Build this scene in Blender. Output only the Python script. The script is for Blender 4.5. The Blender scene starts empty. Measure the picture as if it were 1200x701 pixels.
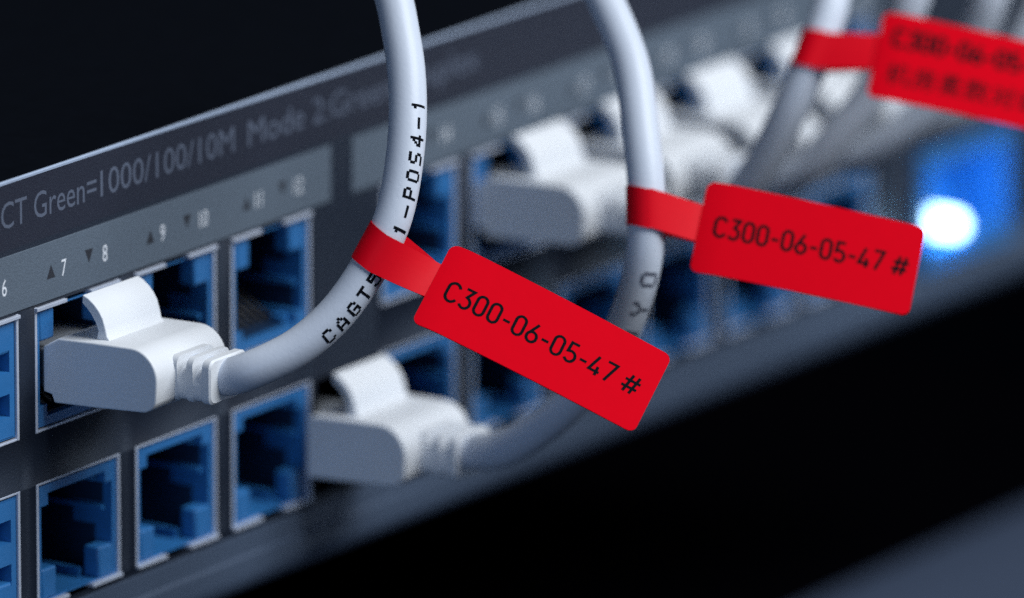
import bpy, bmesh, math, random
from mathutils import Vector, Matrix
random.seed(4)
MM = 0.001
S = bpy.context.scene
C = S.collection

# ------------------------------------------------------------------ camera, world, light
def V(x, y, z): return Vector((x * MM, y * MM, z * MM))
cam = bpy.data.cameras.new('camera'); camo = bpy.data.objects.new('camera', cam); C.objects.link(camo)
_yaw, _pit, _rol = math.radians(58.0426), math.radians(13.7743), math.radians(0.1363)
_d = Vector((math.sin(_yaw) * math.cos(_pit), math.cos(_yaw) * math.cos(_pit), -math.sin(_pit)))
_r0 = Vector((math.cos(_yaw), -math.sin(_yaw), 0)); _u0 = _r0.cross(_d)
_r = _r0 * math.cos(_rol) + _u0 * math.sin(_rol); _u = -_r0 * math.sin(_rol) + _u0 * math.cos(_rol)
camo.matrix_world = Matrix(((_r.x, _u.x, -_d.x, -0.65936), (_r.y, _u.y, -_d.y, -0.45891), (_r.z, _u.z, -_d.z, 0.22979), (0, 0, 0, 1)))
cam.sensor_fit = 'HORIZONTAL'; cam.sensor_width = 36; cam.lens = 36 * 11456.5 / 1200
cam.clip_start = 0.02; cam.clip_end = 50
cam.dof.use_dof = True; cam.dof.focus_distance = 0.8255; cam.dof.aperture_fstop = 16.0
S.camera = camo

w = bpy.data.worlds.new('World'); S.world = w; w.use_nodes = True
w.node_tree.nodes['Background'].inputs[0].default_value = (0.02, 0.03, 0.06, 1)
w.node_tree.nodes['Background'].inputs[1].default_value = 0.02
S.view_settings.view_transform = 'Standard'; S.view_settings.look = 'None'
S.cycles.use_denoising = False; S.cycles.sample_clamp_indirect = 0.6; S.cycles.sample_clamp_direct = 9.0; S.cycles.use_adaptive_sampling = False
S.view_settings.exposure = 0; S.view_settings.gamma = 1

def area(name, loc, tgt, size, power, col):
    l = bpy.data.lights.new(name, 'AREA'); l.shape = 'DISK'; l.size = size; l.energy = power; l.color = col
    o = bpy.data.objects.new(name, l); C.objects.link(o)
    o.location = loc; o.rotation_euler = (Vector(tgt) - Vector(loc)).to_track_quat('-Z', 'Y').to_euler()
    return o
# softbox high above and in front of the rack, and an added weak blue fill at the left
area('key_lamp', (0.17, -0.56, 0.70), (0.06, 0, 0.02), 0.7, 11.3, (0.90, 0.95, 1.0))
area('fill_lamp', (-0.93, -0.27, 0.12), (0.05, 0, 0.02), 0.5, 1.75, (0.46, 0.65, 1.0))
area('added_side_fill', (0.95, -0.62, 0.12), (0.06, 0, 0.02), 0.6, 1.6, (0.60, 0.76, 1.0))  # added light with no fixture behind it, gives the panel a blue sheen

# ------------------------------------------------------------------ materials
def mat(name, col, rough=0.5, metal=0.0, spec=0.5, bump=0.0, bscale=4000.0, var=0.0, vscale=600.0, sss=0.0):
    m = bpy.data.materials.new(name); m.use_nodes = True
    nt = m.node_tree; b = nt.nodes['Principled BSDF']
    b.inputs['Base Color'].default_value = (*col, 1)
    b.inputs['Roughness'].default_value = rough; b.inputs['Metallic'].default_value = metal
    b.inputs['Specular IOR Level'].default_value = spec
    if sss: 
        b.inputs['Subsurface Weight'].default_value = sss; b.inputs['Subsurface Radius'].default_value = (.0012, .0012, .0012)
        b.inputs['Subsurface Scale'].default_value = 1.0
    tc = nt.nodes.new('ShaderNodeTexCoord')
    if bump:
        n = nt.nodes.new('ShaderNodeTexNoise'); n.inputs['Scale'].default_value = bscale; n.inputs['Detail'].default_value = 4
        bp = nt.nodes.new('ShaderNodeBump'); bp.inputs['Strength'].default_value = bump; bp.inputs['Distance'].default_value = 0.0001
        nt.links.new(tc.outputs['Object'], n.inputs['Vector']); nt.links.new(n.outputs['Fac'], bp.inputs['Height'])
        nt.links.new(bp.outputs['Normal'], b.inputs['Normal'])
    if var:
        n2 = nt.nodes.new('ShaderNodeTexNoise'); n2.inputs['Scale'].default_value = vscale; n2.inputs['Detail'].default_value = 5
        mx = nt.nodes.new('ShaderNodeMix'); mx.data_type = 'RGBA'
        mx.inputs[6].default_value = (*[c * (1 - var) for c in col], 1); mx.inputs[7].default_value = (*[min(1, c * (1 + var)) for c in col], 1)
        nt.links.new(tc.outputs['Object'], n2.inputs['Vector']); nt.links.new(n2.outputs['Fac'], mx.inputs[0])
        nt.links.new(mx.outputs[2], b.inputs['Base Color'])
    return m
M = dict(
    black=mat('black_paint', (0.0022, 0.0032, 0.0058), 0.7, 0, 0.04, 0.3, 2500, 0.3),
    panel=mat('panel_paint', (0.0135, 0.0195, 0.034), 0.45, 0, 0.35, 0.35, 5000, 0.18, 3000),
    trim=mat('trim_paint', (0.054, 0.077, 0.122), 0.42, 0, 0.4, 0.3, 5000, 0.15, 3000),
    lower=mat('lower_unit_paint', (0.030, 0.042, 0.070), 0.6, 0, 0.15, 0.3, 4000, 0.15, 2000),
    legend=mat('legend_band', (0.018, 0.021, 0.036), 0.5, 0, 0.3, 0.3, 5000, 0.15, 3000),
    strip=mat('strip_grey', (0.110, 0.140, 0.178), 0.5, 0, 0.3, 0.5, 6000, 0.22, 5000),
    white_ink=mat('white_ink', (0.80, 0.83, 0.88), 0.6),
    grey_ink=mat('grey_ink', (0.095, 0.115, 0.165), 0.6),
    black_ink=mat('black_ink', (0.004, 0.005, 0.008), 0.7, 0, 0.03),
    faded_ink=mat('faded_ink', (0.10, 0.11, 0.15), 0.6, 0, 0.2),
    dark_mark=mat('dark_mark', (0.018, 0.02, 0.028), 0.6),
    steel=mat('bare_steel', (0.38, 0.46, 0.60), 0.45, 0.2, 0.5, 0.2, 3000, 0.12, 900),
    shield=mat('nickel_shield', (0.56, 0.61, 0.72), 0.42, 0.3, 0.5, 0.2, 3000, 0.12, 900),
    blue=mat('blue_plastic', (0.026, 0.158, 0.41), 0.40, 0, 0.45, 0.15, 3000, 0.08, 900),
    contact=mat('contact_metal', (0.025, 0.026, 0.03), 0.5, 0.3),
    white=mat('white_plastic', (0.76, 0.78, 0.81), 0.42, 0, 0.45, 0.12, 3500, 0.02, 500),
    shade_holder_navy=mat('shade_and_holder_navy', (0.007, 0.026, 0.068), 0.5, 0, 0.35),  # navy that paints shade inside the ports; also colours the lamp holder
    nose=mat('clear_nose', (0.25, 0.27, 0.30), 0.3, 0, 0.4),
    cable=mat('cable_jacket', (0.60, 0.65, 0.74), 0.4, 0, 0.4, 0.15, 2500, 0.025, 700),
    red=mat('red_label', (0.68, 0.0008, 0.010), 0.8, 0, 0.03, 0.06, 2500, 0.03, 900),
    red_band=mat('red_band', (0.74, 0.001, 0.012), 0.5, 0, 0.11, 0.06, 2500, 0.03, 900),
    void=mat('shade_black', (0.0008, 0.0008, 0.0014), 0.9, 0, 0.0),  # near black, shade of slot and lower lid put into the colour
)
lamp = bpy.data.materials.new('lit_lamp'); lamp.use_nodes = True
_b = lamp.node_tree.nodes['Principled BSDF']; _b.inputs['Base Color'].default_value = (.5, .7, 1, 1)
_b.inputs['Emission Color'].default_value = (0.40, 0.70, 1.0, 1); _b.inputs['Emission Strength'].default_value = 9.0
M['lamp'] = lamp

# ------------------------------------------------------------------ helpers
def obj(name, bm, m, parent=None, smooth=None, bevel=0, solid=0):
    bmesh.ops.recalc_face_normals(bm, faces=bm.faces) if smooth != 'keep' else None
    me = bpy.data.meshes.new(name); bm.to_mesh(me); bm.free()
    me.materials.append(M[m] if isinstance(m, str) else m)
    o = bpy.data.objects.new(name, me); C.objects.link(o)
    if parent: o.parent = parent
    if smooth:
        me.shade_smooth()
        if smooth not in ('keep', 'all'): me.set_sharp_from_angle(angle=math.radians(smooth))
    if solid:
        s = o.modifiers.new('solid', 'SOLIDIFY'); s.thickness = solid * MM; s.offset = 0
    if bevel:
        b = o.modifiers.new('bevel', 'BEVEL'); b.width = bevel * MM; b.segments = 3; b.limit_method = 'ANGLE'; b.angle_limit = math.radians(40)
    return o
def thing(name, label, cat, loc=(0, 0, 0), group=None):
    o = bpy.data.objects.new(name, None); C.objects.link(o); o.empty_display_size = 0.005
    o.location = V(*loc); o['label'] = label; o['category'] = cat
    if group: o['group'] = group
    return o
def box(bm, x0, x1, y0, y1, z0, z1):
    vs = [bm.verts.new(V(x, y, z)) for x in (x0, x1) for y in (y0, y1) for z in (z0, z1)]
    for f in ((0, 1, 3, 2), (4, 6, 7, 5), (0, 4, 5, 1), (2, 3, 7, 6), (0, 2, 6, 4), (1, 5, 7, 3)):
        bm.faces.new([vs[i] for i in f])
def nb(): return bmesh.new()
def holed(bm, x0, x1, z0, z1, holes, y, depth, back=False):
    """front sheet at y with rectangular holes, reveals running back to y+depth, optional closed back"""
    xs = sorted({x0, x1, *[h[0] for h in holes], *[h[1] for h in holes]}); zs = sorted({z0, z1, *[h[2] for h in holes], *[h[3] for h in holes]})
    xs = [x for x in xs if x0 <= x <= x1]; zs = [z for z in zs if z0 <= z <= z1]
    def hole(i, k):
        if i < 0 or k < 0 or i >= len(xs) - 1 or k >= len(zs) - 1: return None
        cx, cz = (xs[i] + xs[i + 1]) / 2, (zs[k] + zs[k + 1]) / 2
        return any(a < cx < b and c < cz < d for a, b, c, d in holes)
    q = lambda *p: bm.faces.new([bm.verts.new(V(*a)) for a in p])
    for i in range(len(xs) - 1):
        for k in range(len(zs) - 1):
            a, b, c, d = xs[i], xs[i + 1], zs[k], zs[k + 1]; y2 = y + depth
            if hole(i, k):
                if back: q((a, y2, c), (b, y2, c), (b, y2, d), (a, y2, d))
                if hole(i - 1, k) is False: q((a, y, c), (a, y, d), (a, y2, d), (a, y2, c))
                if hole(i + 1, k) is False: q((b, y, c), (b, y2, c), (b, y2, d), (b, y, d))
                if hole(i, k - 1) is False: q((a, y, c), (a, y2, c), (b, y2, c), (b, y, c))
                if hole(i, k + 1) is False: q((a, y, d), (b, y, d), (b, y2, d), (a, y2, d))
            else:
                q((a, y, c), (b, y, c), (b, y, d), (a, y, d))
    bmesh.ops.remove_doubles(bm, verts=bm.verts, dist=1e-7)
def extrude_x(bm, prof, x0, x1):
    """closed (y,z) outline swept from x0 to x1"""
    a = [bm.verts.new(V(x0, y, z)) for y, z in prof]; b = [bm.verts.new(V(x1, y, z)) for y, z in prof]
    n = len(prof); bm.faces.new(a); bm.faces.new(b[::-1])
    for i in range(n): bm.faces.new((a[i], b[i], b[(i + 1) % n], a[(i + 1) % n]))
def sheet(bm, rows, nrm, th):
    """thin sheet: rows of points (mm) with a normal each; front, back and a crisp cut edge"""
    F = [[bm.verts.new((p + n * th / 2) * MM) for p, n in zip(r, m)] for r, m in zip(rows, nrm)]
    K = [[bm.verts.new((p - n * th / 2) * MM) for p, n in zip(r, m)] for r, m in zip(rows, nrm)]
    R, Cn = len(rows), len(rows[0])
    for i in range(R - 1):
        for k in range(Cn - 1):
            bm.faces.new((F[i][k], F[i + 1][k], F[i + 1][k + 1], F[i][k + 1])); bm.faces.new((K[i][k], K[i][k + 1], K[i + 1][k + 1], K[i + 1][k]))
    rim = [(i, 0) for i in range(R)] + [(R - 1, k) for k in range(1, Cn)] + [(i, Cn - 1) for i in range(R - 2, -1, -1)] + [(0, k) for k in range(Cn - 2, 0, -1)]
    fr = [bm.verts.new(F[i][k].co) for i, k in rim]; bk = [bm.verts.new(K[i][k].co) for i, k in rim]
    for a in range(len(rim)):
        b = (a + 1) % len(rim)
        try: bm.faces.new((fr[a], fr[b], bk[b], bk[a]))
        except ValueError: pass
def arc(cy, cz, r, a0, a1, n=8):
    return [(cy + r * math.cos(math.radians(a0 + (a1 - a0) * i / n)), cz + r * math.sin(math.radians(a0 + (a1 - a0) * i / n))) for i in range(n + 1)]
def spline(pts, step=0.35):
    """Catmull-Rom through pts (mm), resampled at even arc length"""
    P = [Vector(p) for p in pts]; P = [P[0] * 2 - P[1]] + P + [P[-1] * 2 - P[-2]]
    out = []
    for i in range(1, len(P) - 2):
        for j in range(24):
            t = j / 24; a, b, c, d = P[i - 1], P[i], P[i + 1], P[i + 2]
            out.append(0.5 * ((2 * b) + (c - a) * t + (2 * a - 5 * b + 4 * c - d) * t * t + (3 * b - a - 3 * c + d) * t ** 3))
    out.append(P[-2])
    for _ in range(30):
        out = [out[0]] + [(out[i - 1] + 2 * out[i] + out[i + 1]) / 4 for i in range(1, len(out) - 1)] + [out[-1]]
    res = [out[0]]; acc = 0
    for a, b in zip(out, out[1:]):
        L = (b - a).length
        if L < 1e-9: continue
        while acc + L >= step:
            t = (step - acc) / L; a = a.lerp(b, t); res.append(a.copy()); L = (b - a).length; acc = 0
        acc += L
    return res
FACING = Vector((-0.824, -0.514, 0.238))      # the side of the jacket that carries the printing
def frame_at(path, i):
    T = (path[min(i + 1, len(path) - 1)] - path[max(i - 1, 0)]).normalized()
    side = FACING.cross(T).normalized() * -1   # towards the right when the cable runs up
    N = side.cross(T).normalized()
    if N.dot(FACING) < 0: N = -N
    return T, N, side
def tube(bm, path, r, seg=28):
    rings = []
    T0 = (path[1] - path[0]).normalized(); ref = Vector((1, 0, 0)); e1 = (ref - T0 * ref.dot(T0)).normalized()
    for i, p in enumerate(path):
        T = (path[min(i + 1, len(path) - 1)] - path[max(i - 1, 0)]).normalized()
        e1 = (e1 - T * e1.dot(T)).normalized(); e2 = T.cross(e1)
        rings.append([bm.verts.new((p + (e1 * math.cos(2 * math.pi * k / seg) + e2 * math.sin(2 * math.pi * k / seg)) * r) * MM) for k in range(seg)])
    for a, b in zip(rings, rings[1:]):
        for k in range(seg): bm.faces.new((a[k], a[(k + 1) % seg], b[(k + 1) % seg], b[k]))
    bm.faces.new(rings[0][::-1]); bm.faces.new(rings[-1])

def text_mesh(body, size, parent, m, name, origin, xdir=(1, 0, 0), zdir=(0, 0, 1), sx=1.0, spacing=1.0, align='LEFT', fit=None, bold=0.0):
    cu = bpy.data.curves.new(name, 'FONT'); cu.body = body; cu.size = 1; cu.align_x = align; cu.space_character = spacing; cu.resolution_u = 3; cu.offset = bold
    t = bpy.data.objects.new(name, cu); C.objects.link(t)
    dg = bpy.context.evaluated_depsgraph_get(); me = bpy.data.meshes.new_from_object(t.evaluated_get(dg))
    bpy.data.objects.remove(t)
    if fit:
        xs_ = [v.co.x for v in me.vertices]; sx = (fit[1] - fit[0]) / (max(xs_) - min(xs_)) / size; origin = (fit[0] - min(xs_) * size * sx, origin[1], origin[2])
    X, Z = Vector(xdir), Vector(zdir); O = Vector(origin)
    for v in me.vertices: v.co = (O + X * (v.co.x * size * sx) + Z * (v.co.y * size)) * MM
    me.materials.clear(); me.materials.append(M[m])
    o = bpy.data.objects.new(name, me); C.objects.link(o); o.parent = parent
    return o

# ------------------------------------------------------------------ stroke lettering (engineering style) for the tags
def A(cx, cy, rx, ry, a0, a1, n=14): return [(cx + rx * math.cos(math.radians(a0 + (a1 - a0) * i / n)), cy + ry * math.sin(math.radians(a0 + (a1 - a0) * i / n))) for i in range(n + 1)]
ZERO = A(.25, .72, .19, .22, 0, 180) + A(.25, .28, .19, .22, 180, 360) + [(.44, .72)]
GL = {
    'C': ([A(.28, .68, .22, .26, 20, 180, 12) + A(.28, .32, .22, .26, 180, 340, 12)], .58),
    '3': ([[(.09, .94), (.41, .94), (.22, .57)] + A(.22, .30, .20, .255, 80, -150, 16)], .52),
    '0': ([ZERO], .54),
    '-': ([[(.05, .42), (.33, .42)]], .40),
    '6': ([[(.34, .94), (.10, .42)], A(.25, .29, .195, .235, 0, 360, 24)], .54),
    '5': ([[(.42, .94), (.12, .94), (.09, .52)] + A(.24, .31, .20, .25, 115, -150, 16)], .53),
    '4': ([[(.27, .94), (.05, .24), (.47, .24)], [(.35, .48), (.35, .06)]], .53),
    '7': ([[(.05, .94), (.44, .94), (.17, .06)]], .48),
    '#': ([[(.30, .92), (.14, .06)], [(.56, .92), (.40, .06)], [(.06, .64), (.68, .64)], [(.0, .32), (.62, .32)]], .68),
    ' ': ([], .26),
}
def stroke_text(bm, s, O, U, W, h, wid, lift, gap=0.04, place=None):
    """O origin (mm, baseline left), U along, W up, h cap height; lift = offset vector"""
    x = 0; k = 0
    for ch in s:
        strokes, adv = GL[ch]
        for st in strokes:
            k += 1; L = lift * (1 + 0.02 * (k % 5))
            n = len(st); lr = []
            for i in range(n):
                p = Vector(st[i]); a = Vector(st[max(i - 1, 0)]); b = Vector(st[min(i + 1, n - 1)])
                t1 = (p - a).normalized() if i > 0 else (b - p).normalized(); t2 = (b - p).normalized() if i < n - 1 else t1
                t = (t1 + t2).normalized(); nn = Vector((-t.y, t.x)); c = max(0.45, nn.dot(Vector((-t1.y, t1.x))))
                lr.append((p + nn * wid / 2 / c, p - nn * wid / 2 / c))
            vs = [[bm.verts.new((place if place else (lambda a, b: O + U * a + W * b))((x + q.x) * h, q.y * h) * MM + L * MM) for q in pr] for pr in lr]
            for a, b in zip(vs, vs[1:]): bm.faces.new((a[0], a[1], b[1], b[0]))
        x += adv + gap
    return x * h

# 5x7 dot characters for the cable print
DOT = {
    'C': "01110 10001 10000 10000 10000 10001 01110", 'A': "00100 01010 10001 10001 11111 10001 10001",
    'G': "01110 10001 10000 10111 10001 10001 01110", 'T': "11111 00100 00100 00100 00100 00100 00100",
    '5': "11111 10000 11110 00001 00001 10001 01110", 'E': "11111 10000 10000 11110 10000 10000 11111",
    '1': "00100 01100 00100 00100 00100 00100 00100", '-': "00000 00000 00000 11111 00000 00000 00000",
    'P': "11110 10001 10001 11110 10000 10000 10000", '0': "01110 10001 10001 10001 10001 10001 01110",
    'S': "01111 10000 10000 01110 00001 00001 11110", '4': "00010 00110 01010 10010 11111 00010 00010",
    'Y': "10001 10001 01010 00100 00100 00100 00100", '9': "01110 10001 10001 01111 00001 00001 01110", ' ': "00000 00000 00000 00000 00000 00000 00000"}
def cable_print(bm, path, step, r, s, s0, pitch, th_top, th_bot):
    def pos(sl, th):
        f = sl / step; i = int(f); i = max(0, min(len(path) - 2, i)); p = path[i].lerp(path[i + 1], f - i)
        _, N, side = frame_at(path, i)
        return (p + (N * math.cos(th) + side * math.sin(th)) * (r + 0.02)) * MM
    pw = min(pitch * .125, .24); dth = (th_bot - th_top) / 7
    for k, ch in enumerate(s):
        for j, row in enumerate(DOT[ch].split()):
            i = 0
            while i < 5:
                if row[i] == '1':
                    e = i
                    while e + 1 < 5 and row[e + 1] == '1': e += 1
                    a0 = s0 + k * pitch + (i - .1) * pw; a1 = s0 + k * pitch + (e + 1.1) * pw
                    t0 = th_top + j * dth - dth * .16; t1 = th_top + (j + 1) * dth + dth * .16
                    m = max(1, int((a1 - a0) / .2))
                    for g in range(m):
                        b0, b1 = a0 + (a1 - a0) * g / m, a0 + (a1 - a0) * (g + 1) / m
                        bm.faces.new([bm.verts.new(pos(*q)) for q in ((b0, t0), (b1, t0), (b1, t1), (b0, t1))])
                    i = e + 1
                else: i += 1

# ------------------------------------------------------------------ the switch
sw = thing('network_switch', 'long black rack network switch with two rows of blue ethernet ports', 'network switch')
W, ZU0, ZU1, ZL0, ZL1, ZS, ZT = 12.59, 21.21, 32.21, 5.82, 16.75, 37.64, 44.0
XL, XR = -47.0, 178.0
COLS = [-30.0, -15.0, 0.0, 15.0, 30.0] + [54.23 + 15 * k for k in range(6)]
SPARE = (43.4, 53.2, ZL0 + .3, ZL1 - .1)
UP = (151.0, 168.6, 4.9, 15.8)
holes = [(x, x + W, a, b) for x in COLS for a, b in ((ZU0, ZU1), (ZL0, ZL1))] + [SPARE, UP]
bm = nb(); holed(bm, XL, XR, 5.3, 38.0, holes, 0.0, 1.0)
obj('front_panel', bm, 'panel', sw, smooth='keep')
bm = nb(); holed(bm, XL, XR, 38.003, ZT - .30, [], -0.004, 1.0); obj('legend_band', bm, 'legend', sw, smooth='keep')
bm = nb()                                                   # rolled lower edge of the front
prof = [(0.0, 5.29), (-0.12, 5.2), (-0.16, 3.35), (-0.42, 3.1), (-.45, 1.9)] + arc(1.55, 1.5, 2.0, 180, 270, 8) + [(6, -.52), (6, 5.2)]
extrude_x(bm, prof, XL, XR); obj('lower_edge', bm, 'trim', sw, smooth=40)
bm = nb(); extrude_x(bm, [(-.05, ZT - .28), (-.05, ZT - .1), (.05, ZT), (.22, ZT), (.22, ZT - .28)], XL, XR)
obj('lid_edge', bm, 'steel', sw, smooth=20)
bm = nb(); box(bm, XL, XR, .223, 190, ZT - .28, ZT - .03); obj('lid', bm, 'black', sw)
bm = nb(); box(bm, XL, XR, 12.5, 190, -.35, ZT - .62); obj('chassis', bm, 'black', sw)

def jack(x, z0, z1, flip, insert=False):
    H = z1 - z0
    fz = (lambda z: z1 - z) if flip else (lambda z: z0 + z)
    R = lambda a, b, c, d: (x + a, x + b, *sorted((fz(c), fz(d))))
    hs = [R(.95, W - .95, .5, H - 2.2), R(2.0, W - 2.0, .5, H - 1.15)]
    bm = nb(); i = .36
    holed(bm, x + i, x + W - i, z0 + i, z1 - i, hs, 0.18, 9.5, True)
    a = R(W - 1.6, W - .95, 6.1, 6.5); box(bm, a[0], a[1], .8, 9, a[2], a[3])
    a = R(W - 3.0, W - 2.0, H - 1.9, H - 1.15); box(bm, a[0], a[1], .9, 2.2, a[2], a[3])
    for xx in (3.1, W - 3.7):
        a = R(xx, xx + .6, .5, 1.3); box(bm, a[0], a[1], 1.9, 6, a[2], a[3])
    p = obj('ethernet_port', bm, 'blue', sw)
    for xa, xb in ((.953, 3.1), (W - 3.1, W - .953)):
        bm = nb(); a = R(xa, xb, .503, 3.2); box(bm, a[0], a[1], .12, 1.75, a[2], a[3])
        obj('latch_ledge', bm, 'blue', p, smooth=30, bevel=.22)
    bm = nb()                                                # throat shade put into dark lining plates behind the mouth
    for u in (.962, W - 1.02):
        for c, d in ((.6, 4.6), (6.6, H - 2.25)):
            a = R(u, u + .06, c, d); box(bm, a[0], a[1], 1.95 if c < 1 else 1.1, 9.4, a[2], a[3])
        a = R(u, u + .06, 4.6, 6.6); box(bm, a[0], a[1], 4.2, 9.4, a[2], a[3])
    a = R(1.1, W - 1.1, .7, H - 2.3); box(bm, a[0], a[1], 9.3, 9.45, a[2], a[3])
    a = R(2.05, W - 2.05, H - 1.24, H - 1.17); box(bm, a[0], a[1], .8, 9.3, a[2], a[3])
    obj('throat_shade_liner', bm, 'shade_holder_navy', p)
    bm = nb(); e = .34                                       # thin metal shield round the mouth with two folded tabs
    box(bm, x, x + e, -.05, .9, z0, z1); box(bm, x + W - e, x + W, -.05, .9, z0, z1)
    a = R(e, W - e, H - .2, H); box(bm, a[0] + .001, a[1] - .001, -.03, .9, a[2], a[3])
    for xa, xb in ((.02, 4.5), (W - 4.5, W - .02)):
        a = R(xa, xb, 0.03, .36); box(bm, a[0], a[1], -.30, .88, a[2], a[3])
    obj('shield_frame', bm, 'shield', p, bevel=.05)
    bm = nb()
    for k in range(8):
        xx = x + 2.4 + k * 1.1
        za, zb = fz(H - 1.3), fz(H - 5.0)
        vs = [bm.verts.new(V(*q)) for q in ((xx, 2.5, za), (xx + .4, 2.5, za), (xx + .4, 8.8, zb), (xx, 8.8, zb))]; bm.faces.new(vs)
    obj('contacts', bm, 'contact', p, smooth='keep', solid=.15)
    if insert:
        bm = nb()
        mid = (.95 + W - .95) / 2
        sl = [R(mid + 1.6, W - 1.25, 2.9, 4.8), R(mid + 1.6, W - 1.25, 6.7, 8.7), R(1.25, mid - 1.6, 2.9, 4.8), R(1.25, mid - 1.6, 6.7, 8.7)]
        holed(bm, x + .6, x + W - .6, z0 + .55, z1 - .55, sl, .08, 1.6, True)
        o = obj('port_insert', bm, 'blue', p); o['label'] = 'blue insert with dark slots closing the port mouth'
for x in COLS:
    jack(x, ZU0, ZU1, True, x == -15.0); jack(x, ZL0, ZL1, False, x == -15.0)
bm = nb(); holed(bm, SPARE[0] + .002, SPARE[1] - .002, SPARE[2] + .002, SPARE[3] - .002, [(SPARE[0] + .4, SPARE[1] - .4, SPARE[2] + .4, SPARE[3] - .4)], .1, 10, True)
obj('spare_slot', bm, 'void', sw)

def strip(x0, x1):
    bm = nb(); box(bm, x0, x1, -.14, -.001, 32.5, ZS - .1)
    return obj('label_strip', bm, 'strip', sw, bevel=.04)
s1 = strip(XL + 2, 45.8); s2 = strip(49.3, 143.5)
def number(s, n, x, w=.78):
    text_mesh(str(n), 2.1, s, 'white_ink', 'port_number', (x, -.152, 34.2), sx=w, align='CENTER')
def arrow(s, x, up):
    bm = nb(); za, zb = (34.35, 35.55) if up else (35.75, 34.55)
    vs = [bm.verts.new(V(*q)) for q in ((x - .62, -.150, za), (x + .62, -.150, za), (x, -.150, zb))]; bm.faces.new(vs)
    obj('direction_mark', bm, 'dark_mark', s, smooth='keep')
for k, x in enumerate(COLS):
    s = s1 if k < 5 else s2
    n = 3 + 2 * k
    arrow(s, x + 2.3, True); number(s, n, x + 4.2); arrow(s, x + 8.0, False); number(s, n + 1, x + 10.4)
for body, xa, xb in (('LINK/ACT Green=', -14.2, 9.4), ('1000/100/10M', 10.0, 30.6), ('Mode 2:Green=Duplex', 32.8, 70.4)):
    text_mesh(body, 3.3, sw, 'grey_ink', 'printed_legend', (0, -.012, 39.9), fit=(xa, xb))

# lit blue uplink module with its lamp at the far end
bm = nb(); a, b, c, d = UP
holed(bm, a - .6, b + .6, c - .4, d + .4, [(a + 1.2, b - 1.0, c + 1.6, d - 1.1)], -.8, 5, True)
holed(bm, a - .6, b + .6, c - .4, d + .4, [], -.799, 0)
bmesh.ops.delete(bm, geom=[f for f in bm.faces if f.calc_area() > 0.9 * (b - a + 1.2) * (d - c + .8) * MM * MM], context='FACES')
for q in ((a - .6, a - .55, c - .4, d + .4), (b + .55, b + .6, c - .4, d + .4)): box(bm, q[0], q[1], -.79, -.002, q[2], q[3])
for q in ((c - .4, c - .35), (d + .35, d + .4)): box(bm, a - .5, b + .5, -.79, -.002, q[0], q[1])
up = obj('uplink_port', bm, 'blue', sw)
bm = nb(); box(bm, 154.3, 155.7, 2.31, 4.19, 8.0, 9.4); obj('lamp_holder', bm, 'shade_holder_navy', up)
bm = nb(); r = 1.15; LX, LZ = 155.0, 8.7
rings = []
for yy, rr in [(2.3, r), (-1.9, r)] + [(-1.9 - r * math.sin(t * math.pi / 16), r * math.cos(t * math.pi / 16)) for t in range(1, 8)]:
    rings.append([bm.verts.new(V(LX + rr * math.cos(2 * math.pi * k / 24), yy, LZ + rr * math.sin(2 * math.pi * k / 24))) for k in range(24)])
for p, q in zip(rings, rings[1:]):
    for k in range(24): bm.faces.new((p[k], p[(k + 1) % 24], q[(k + 1) % 24], q[k]))
bm.faces.new(rings[0][::-1]); bm.faces.new(rings[-1])
o = obj('lamp_lens', bm, 'lamp', up, smooth='all'); o['label'] = 'glowing white blue indicator lamp'
pl = bpy.data.lights.new('indicator_light', 'POINT'); pl.energy = 0.0055; pl.color = (0.12, 0.5, 1.0); pl.shadow_soft_size = 0.0009
po = bpy.data.objects.new('indicator_light', pl); C.objects.link(po); po.location = V(LX + 1.9, -.9, LZ + .3)

# ------------------------------------------------------------------ panel of the next unit below
lo = thing('rack_panel', 'blurred blue grey rounded equipment panel below the switch at lower right', 'rack panel', (0, 0, -24))
bm = nb(); prof = arc(12, -42.0, 12.5, 100, 180, 16) + [(-.5, -75), (9.8, -75)]
extrude_x(bm, [(y, z + 24) for y, z in prof], XL, XR + 60); obj('panel_face', bm, 'lower', lo, smooth=40)
bm = nb(); box(bm, XL, XR + 60, 9.85, 190, -51, -5.8); obj('panel_lid', bm, 'void', lo)  # lid coloured near black to carry the shade under the switch

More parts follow.
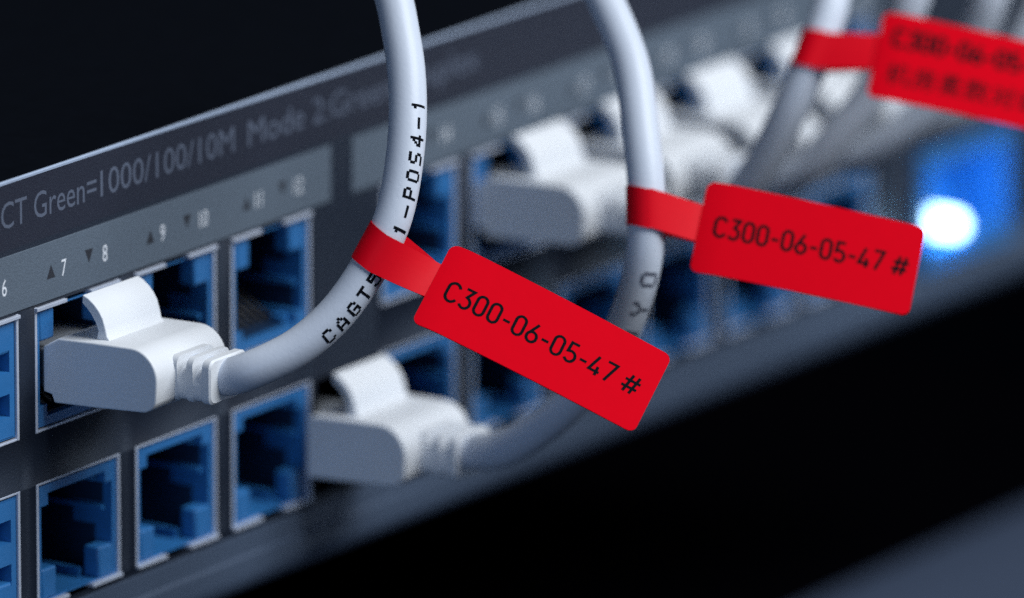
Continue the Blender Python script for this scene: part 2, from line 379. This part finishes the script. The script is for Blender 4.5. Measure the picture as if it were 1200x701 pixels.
# ------------------------------------------------------------------ patch cables: plug, latch cover, strain relief, jacket
RC = 1.63
def patch_cable(label, dx, dz, pts, group='white patch cables plugged into the switch', prints=None, dy=0.0, nx=2.1, rear=0.1, ink='black_ink'):
    t = thing('patch_cable', label, 'network cable', (dx, dy, dz), group)
    bm = nb()
    prof = ([(.1, 28.6), (-.3, 28.8), (-1.46, 29.46)] if rear > 0 else [(rear, 28.9), (rear - .5, 29.46)]) + [ (-5.0, 29.58)] + arc(-8.9, 27.0, 2.62, 90, 180, 10)[0:] + arc(-9.9, 25.75, 1.6, 200, 268, 6) + [(-5, 23.9)] + ([(-1.0, 23.78), (-.72, 24.5), (-.1, 24.6), (.1, 24.6)] if rear > 0 else [(rear - .2, 23.78), (rear, 24.1)])
    extrude_x(bm, prof[::-1], 1.35, 12.0); obj('plug_body', bm, 'white', t, smooth=35, bevel=.16)
    bm = nb(); box(bm, nx, 11.2, .08, 8.6, 24.8, 28.2); obj('plug_nose', bm, 'nose', t, bevel=.2)
    bm = nb()                                                # thin curved cover over the release latch
    outer = [(-3.15, 33.25), (-3.75, 33.0), (-4.35, 32.55), (-4.85, 32.0), (-5.2, 31.4), (-5.45, 30.6), (-5.62, 29.9), (-6.0, 29.45)]
    inner = [(-4.5, 29.45), (-4.72, 30.3), (-4.45, 31.0), (-4.05, 31.6), (-3.6, 32.1), (-3.1, 32.5)]
    extrude_x(bm, outer + inner, 2.6, 10.9); obj('latch_cover', bm, 'white', t, smooth=35, bevel=.10)
    bm = nb()                                                # ribbed strain relief: slots cut in the top and bottom edges
    def section(y, top, bot, rt, rb, e=0.0):
        x0, x1 = 4.2 + e, 9.9 - e; top -= e; bot += e; pts = []
        for cx, cz, r_, a0 in ((x1 - rt, top - rt, rt, 0), (x0 + rt, top - rt, rt, 90), (x0 + rb, bot + rb, rb, 180), (x1 - rb, bot + rb, rb, 270)):
            pts += [(cx + r_ * math.cos(math.radians(a0 + 90 * i / 7)), y, cz + r_ * math.sin(math.radians(a0 + 90 * i / 7))) for i in range(8)]
        return [bm.verts.new(V(*p)) for p in pts]
    full = (28.65, 24.75, .75, .7); grv = (27.65, 24.9, 1.4, .75)
    st = [(-10.6, full, 0), (-11.62, full, 0), (-11.72, grv, 0), (-12.5, grv, 0), (-12.6, full, 0), (-13.2, full, 0), (-13.3, grv, 0), (-14.08, grv, 0), (-14.18, full, 0), (-14.85, full, 0), (-15.0, full, .15)]
    rg = [section(y, *q, e) for y, q, e in st]
    for p, q in zip(rg, rg[1:]):
        for k in range(32): bm.faces.new((p[k], q[k], q[(k + 1) % 32], p[(k + 1) % 32]))
    bm.faces.new(rg[0]); bm.faces.new(rg[-1][::-1])
    obj('strain_relief', bm, 'white', t, smooth=35)
    off = Vector((dx, dy, dz))
    full = [Vector((7.0, -11.5, 26.7)), Vector((7.0, -13.2, 26.7)), Vector((7.0, -14.9, 26.75))] + [Vector(p) - off for p in pts]
    path = spline(full)
    bm = nb(); tube(bm, path, RC)
    j = obj('cable_jacket', bm, 'cable', t, smooth=50)
    if prints:
        bm = nb()
        for s, s0, pitch, a, b in prints: cable_print(bm, path, .35, RC, s, s0, pitch, math.radians(a), math.radians(b))
        obj('jacket_print', bm, ink, j, smooth='keep')
    return t, [p + off for p in path]
P1 = [(7.31, -17.2, 27.6), (9.76, -20.2, 29.46), (12.26, -22.53, 32.22), (14.47, -24.11, 35.6), (16.26, -25.1, 38.85), (17.71, -25.2, 41.53), (19.41, -24.8, 44.93), (21.15, -23.95, 48.19), (22.95, -22.62, 51.39), (24.66, -20.93, 54.22), (26.05, -19.44, 56.39), (27.82, -17.27, 58.8), (29.94, -14.67, 61.69)]
P2 = [(43.6, -19.5, 13.0), (42.23, -24.94, 16.5), (41.63, -29.05, 20.26), (41.21, -31.72, 23.53), (40.99, -33.47, 26.55), (41.15, -34.73, 30.25), (41.57, -35.23, 34.01), (42.67, -34.62, 37.87), (44.45, -33.09, 41.86), (47.65, -30.25, 46.88), (49.45, -27.92, 49.76), (51.01, -25.22, 52.58), (52.52, -22.62, 55.05), (54.33, -19.5, 58.01)]
PF = [(75.2, -19.0, 27.3), (74.61, -22.66, 28.49), (74.53, -25.36, 30.81), (74.64, -27.57, 33.96), (75.18, -29.76, 38.66), (76.6, -31.0, 42.59), (78.91, -31.2, 45.92), (80.54, -30.94, 47.93), (83.05, -29.89, 50.49), (86.06, -28.63, 53.56)]
PG = [(91.0, -18.87, 27.6), (91.0, -21.04, 28.5), (91.3, -23.17, 30.13), (91.98, -25.18, 32.77), (93.27, -27.52, 36.39), (94.34, -29.27, 40.52), (95.19, -30.59, 44.79), (96.48, -31.06, 48.25), (97.5, -31, 54)]
PH = [(106.0, -18.05, 26.9), (106.0, -20.07, 27.6), (106.5, -22.54, 29.37), (107.65, -25.38, 31.97), (108.97, -27.74, 35.64), (109.86, -29.43, 39.29), (110.26, -30.5, 42.55), (111.39, -30.9, 45.6), (112.5, -31, 52)]
PI_ = [(121.3, -17.3, 26.6), (121.3, -19.39, 27.4), (121.7, -22.02, 29.07), (122.94, -24.48, 32.24), (123.99, -26.57, 35.56), (125.85, -27.76, 39.44), (127.13, -28.36, 42.54), (128.5, -28.4, 50)]
c1, path1 = patch_cable('sharpest white patch cable at left, in the port below the digits 7 and 8', 0, 0, P1, prints=[('CAGT5E 1-P0S4-1', 12.3, 1.478, 13, 60)])
c2, path2 = patch_cable('white patch cable plugged into the lower row, curving up behind the sharp red tag', 38.8, -15.12, P2, prints=[('9Y0', 27.9, 2.6, 2, 58)], dy=0.0, nx=5.4, rear=-1.2, ink='faded_ink')
cF, pathF = patch_cable('blurred white patch cable carrying the topmost red tag, plugged in left of middle', 68.74, .6, PF)
cG, pathG = patch_cable('blurred white patch cable beside the one carrying the topmost tag, one port farther', 84.0, .8, PG)
cH, pathH = patch_cable('second farthest white patch cable, its broad white plug left of the topmost tag band', 99.1, .7, PH)
cI, pathI = patch_cable('farthest white patch cable, mostly hidden behind the topmost red tag at upper right', 114.3, .7, PI_)

# ------------------------------------------------------------------ red cable tags
def cable_tag(label, cen, u, v, ln, ht, path, at, width, text, texts2=None, h=1.9, tx=1.6, ty=0.0, rise=1.0, txtlen=None, wt=.118):
    t = thing('cable_tag', label, 'cable tag', cen, 'red flag tags on the cables')
    O0 = Vector(cen); U = Vector(u).normalized(); D = Vector(v); D = (D - U * D.dot(U)).normalized(); Wd = -D
    N = U.cross(Wd).normalized()
    if N.dot(FACING) < 0: N = -N
    bend0, ang = 2.4, math.radians(9)
    def place(a, b):                                          # a from the left edge, b from the centre line up
        z = 0.0; x = a - ln / 2
        if a < bend0: z = -(bend0 - a) ** 2 / bend0 * math.tan(ang)
        z += .22 * math.sin(a / ln * math.pi) - .05 * b * (a / ln)
        return U * x + Wd * b + N * z
    rc = .72
    xs = [rc * (1 - math.cos(k * math.pi / 16)) for k in range(9)] + [rc + (ln - 2 * rc) * k / 24 for k in range(1, 24)] + [ln - rc * (1 - math.cos(k * math.pi / 16)) for k in range(8, -1, -1)]
    cols = []; nr = []
    for x in xs:
        e = min(x, ln - x); hh = ht / 2 if e >= rc else ht / 2 - rc + math.sqrt(max(1e-4, rc * rc - (rc - e) ** 2))
        cols.append([place(x, hh * (2 * k / 6 - 1)) for k in range(7)])
        nr.append([(place(x + .05, 0) - place(x - .05, 0)).normalized().cross((place(x, .05) - place(x, -.05)).normalized()) for k in range(7)])
    for m in nr:
        for k in range(7):
            if m[k].dot(N) < 0: m[k] = -m[k]
    bm = nb(); sheet(bm, cols, nr, .12)
    fl = obj('flag', bm, 'red', t, smooth='keep')
    bm = nb()
    w0 = sum(GL[c][1] + .04 for c in text) * h
    k = (txtlen / w0) if txtlen else 1.0
    stroke_text(bm, text, None, None, None, h, wt, N * .075, place=lambda a, b: place(tx + a * k, ty + b - h / 2))
    obj('lettering', bm, 'black_ink', fl, smooth='keep')
    if texts2:
        o = text_mesh(texts2, 2.25, fl, 'black_ink', 'lettering', (0, 0, 0), spacing=1.12, bold=.008)
        for vv in o.data.vertices: vv.co = place(tx + vv.co.x / MM, -2.55 + vv.co.z / MM) * MM + N * .075 * MM
    # band: from under the flag, round the cable and back
    f0 = O0 + place(.1, .35)
    i = min((q for q in range(len(path)) if (path[q] - Vector(at)).length < 6), key=lambda q: abs((path[q] - f0).dot(Wd)))
    T, Nc, side = frame_at(path, i); Pc = path[i]; R = RC + .14
    if T.z < 0: T = -T
    side = T.cross(Nc).normalized()
    if side.dot(U) < 0: side = -side
    kk = U.dot(T) / U.dot(side)
    f1 = O0 + place(2.6, .35) - N * .14; f0 = O0 + place(.1, .35) - N * .14
    g1 = O0 + place(2.4, .35) - N * .40; g0 = O0 + place(.1, .35) - N * .40
    centre = [f1, f0]; wid = [Wd, Wd]
    start = Pc + Nc * R + side * .4
    for q in (.2, .4, .6, .8): centre.append(f0.lerp(start, q)); wid.append(Wd.lerp(T, q))
    centre.append(start); wid.append(T)
    for k in range(0, 25):
        a = math.pi * k / 24
        centre.append(Pc + Nc * R * math.cos(a) - side * R * math.sin(a) + T * (rise * k / 24 - math.sin(a) * R * kk)); wid.append(T)
    last = centre[-1]
    for q in (.3, .6, .85): centre.append(last.lerp(g0, q)); wid.append(T.lerp(Wd, q))
    centre += [g0, g1]; wid += [Wd, Wd]
    rows = []; nr = []
    for k, (c_, w_) in enumerate(zip(centre, wid)):
        w_ = w_.normalized(); rows.append([c_ - O0 + w_ * width * q for q in (-.5, -.17, .17, .5)])
        tg = (centre[min(k + 1, len(centre) - 1)] - centre[max(k - 1, 0)]).normalized(); nr.append([tg.cross(w_).normalized()] * 4)
    bm = nb(); sheet(bm, rows, nr, .10)
    obj('band', bm, 'red_band', t, smooth='keep')
    return t
cable_tag('sharp red flag tag in the centre reading C300-06-05-47 # on the nearest cable', (20.37, -37.93, 30.39), (.379, -.8125, -.443), (-.7558, -.0112, -.6547), 20.87, 8.45,
          path1, (16.0, -24.6, 37.9), 3.4, 'C300-06-05-47 #', h=2.1, tx=1.3, ty=-.1, txtlen=18.4, rise=1.1)
cable_tag('middle red flag tag right of centre reading C300-06-05-47 #, its corner before the glowing lamp', (48.46, -47.39, 33.7), (.4758, -.8561, -.2018), (-.5874, -.1173, -.8007), 19.2, 8.49,
          path2, (44.1, -33.8, 36.6), 3.4, 'C300-06-05-47 #', h=2.0, tx=1.25, ty=.2, txtlen=17.2, rise=.2, wt=.135)
cable_tag('most blurred red flag tag at the top right corner, with two lines of black lettering', (82.27, -45.55, 42.34), (.4737, -.8557, -.2082), (-.6077, -.1809, -.7733), 19.57, 8.54,
          pathF, (77.9, -31.3, 44.9), 3.5, 'C300-06-05-47 #', '机房柔数对端', h=1.9, tx=1.2, ty=1.9, txtlen=17.2, rise=.2, wt=.19)
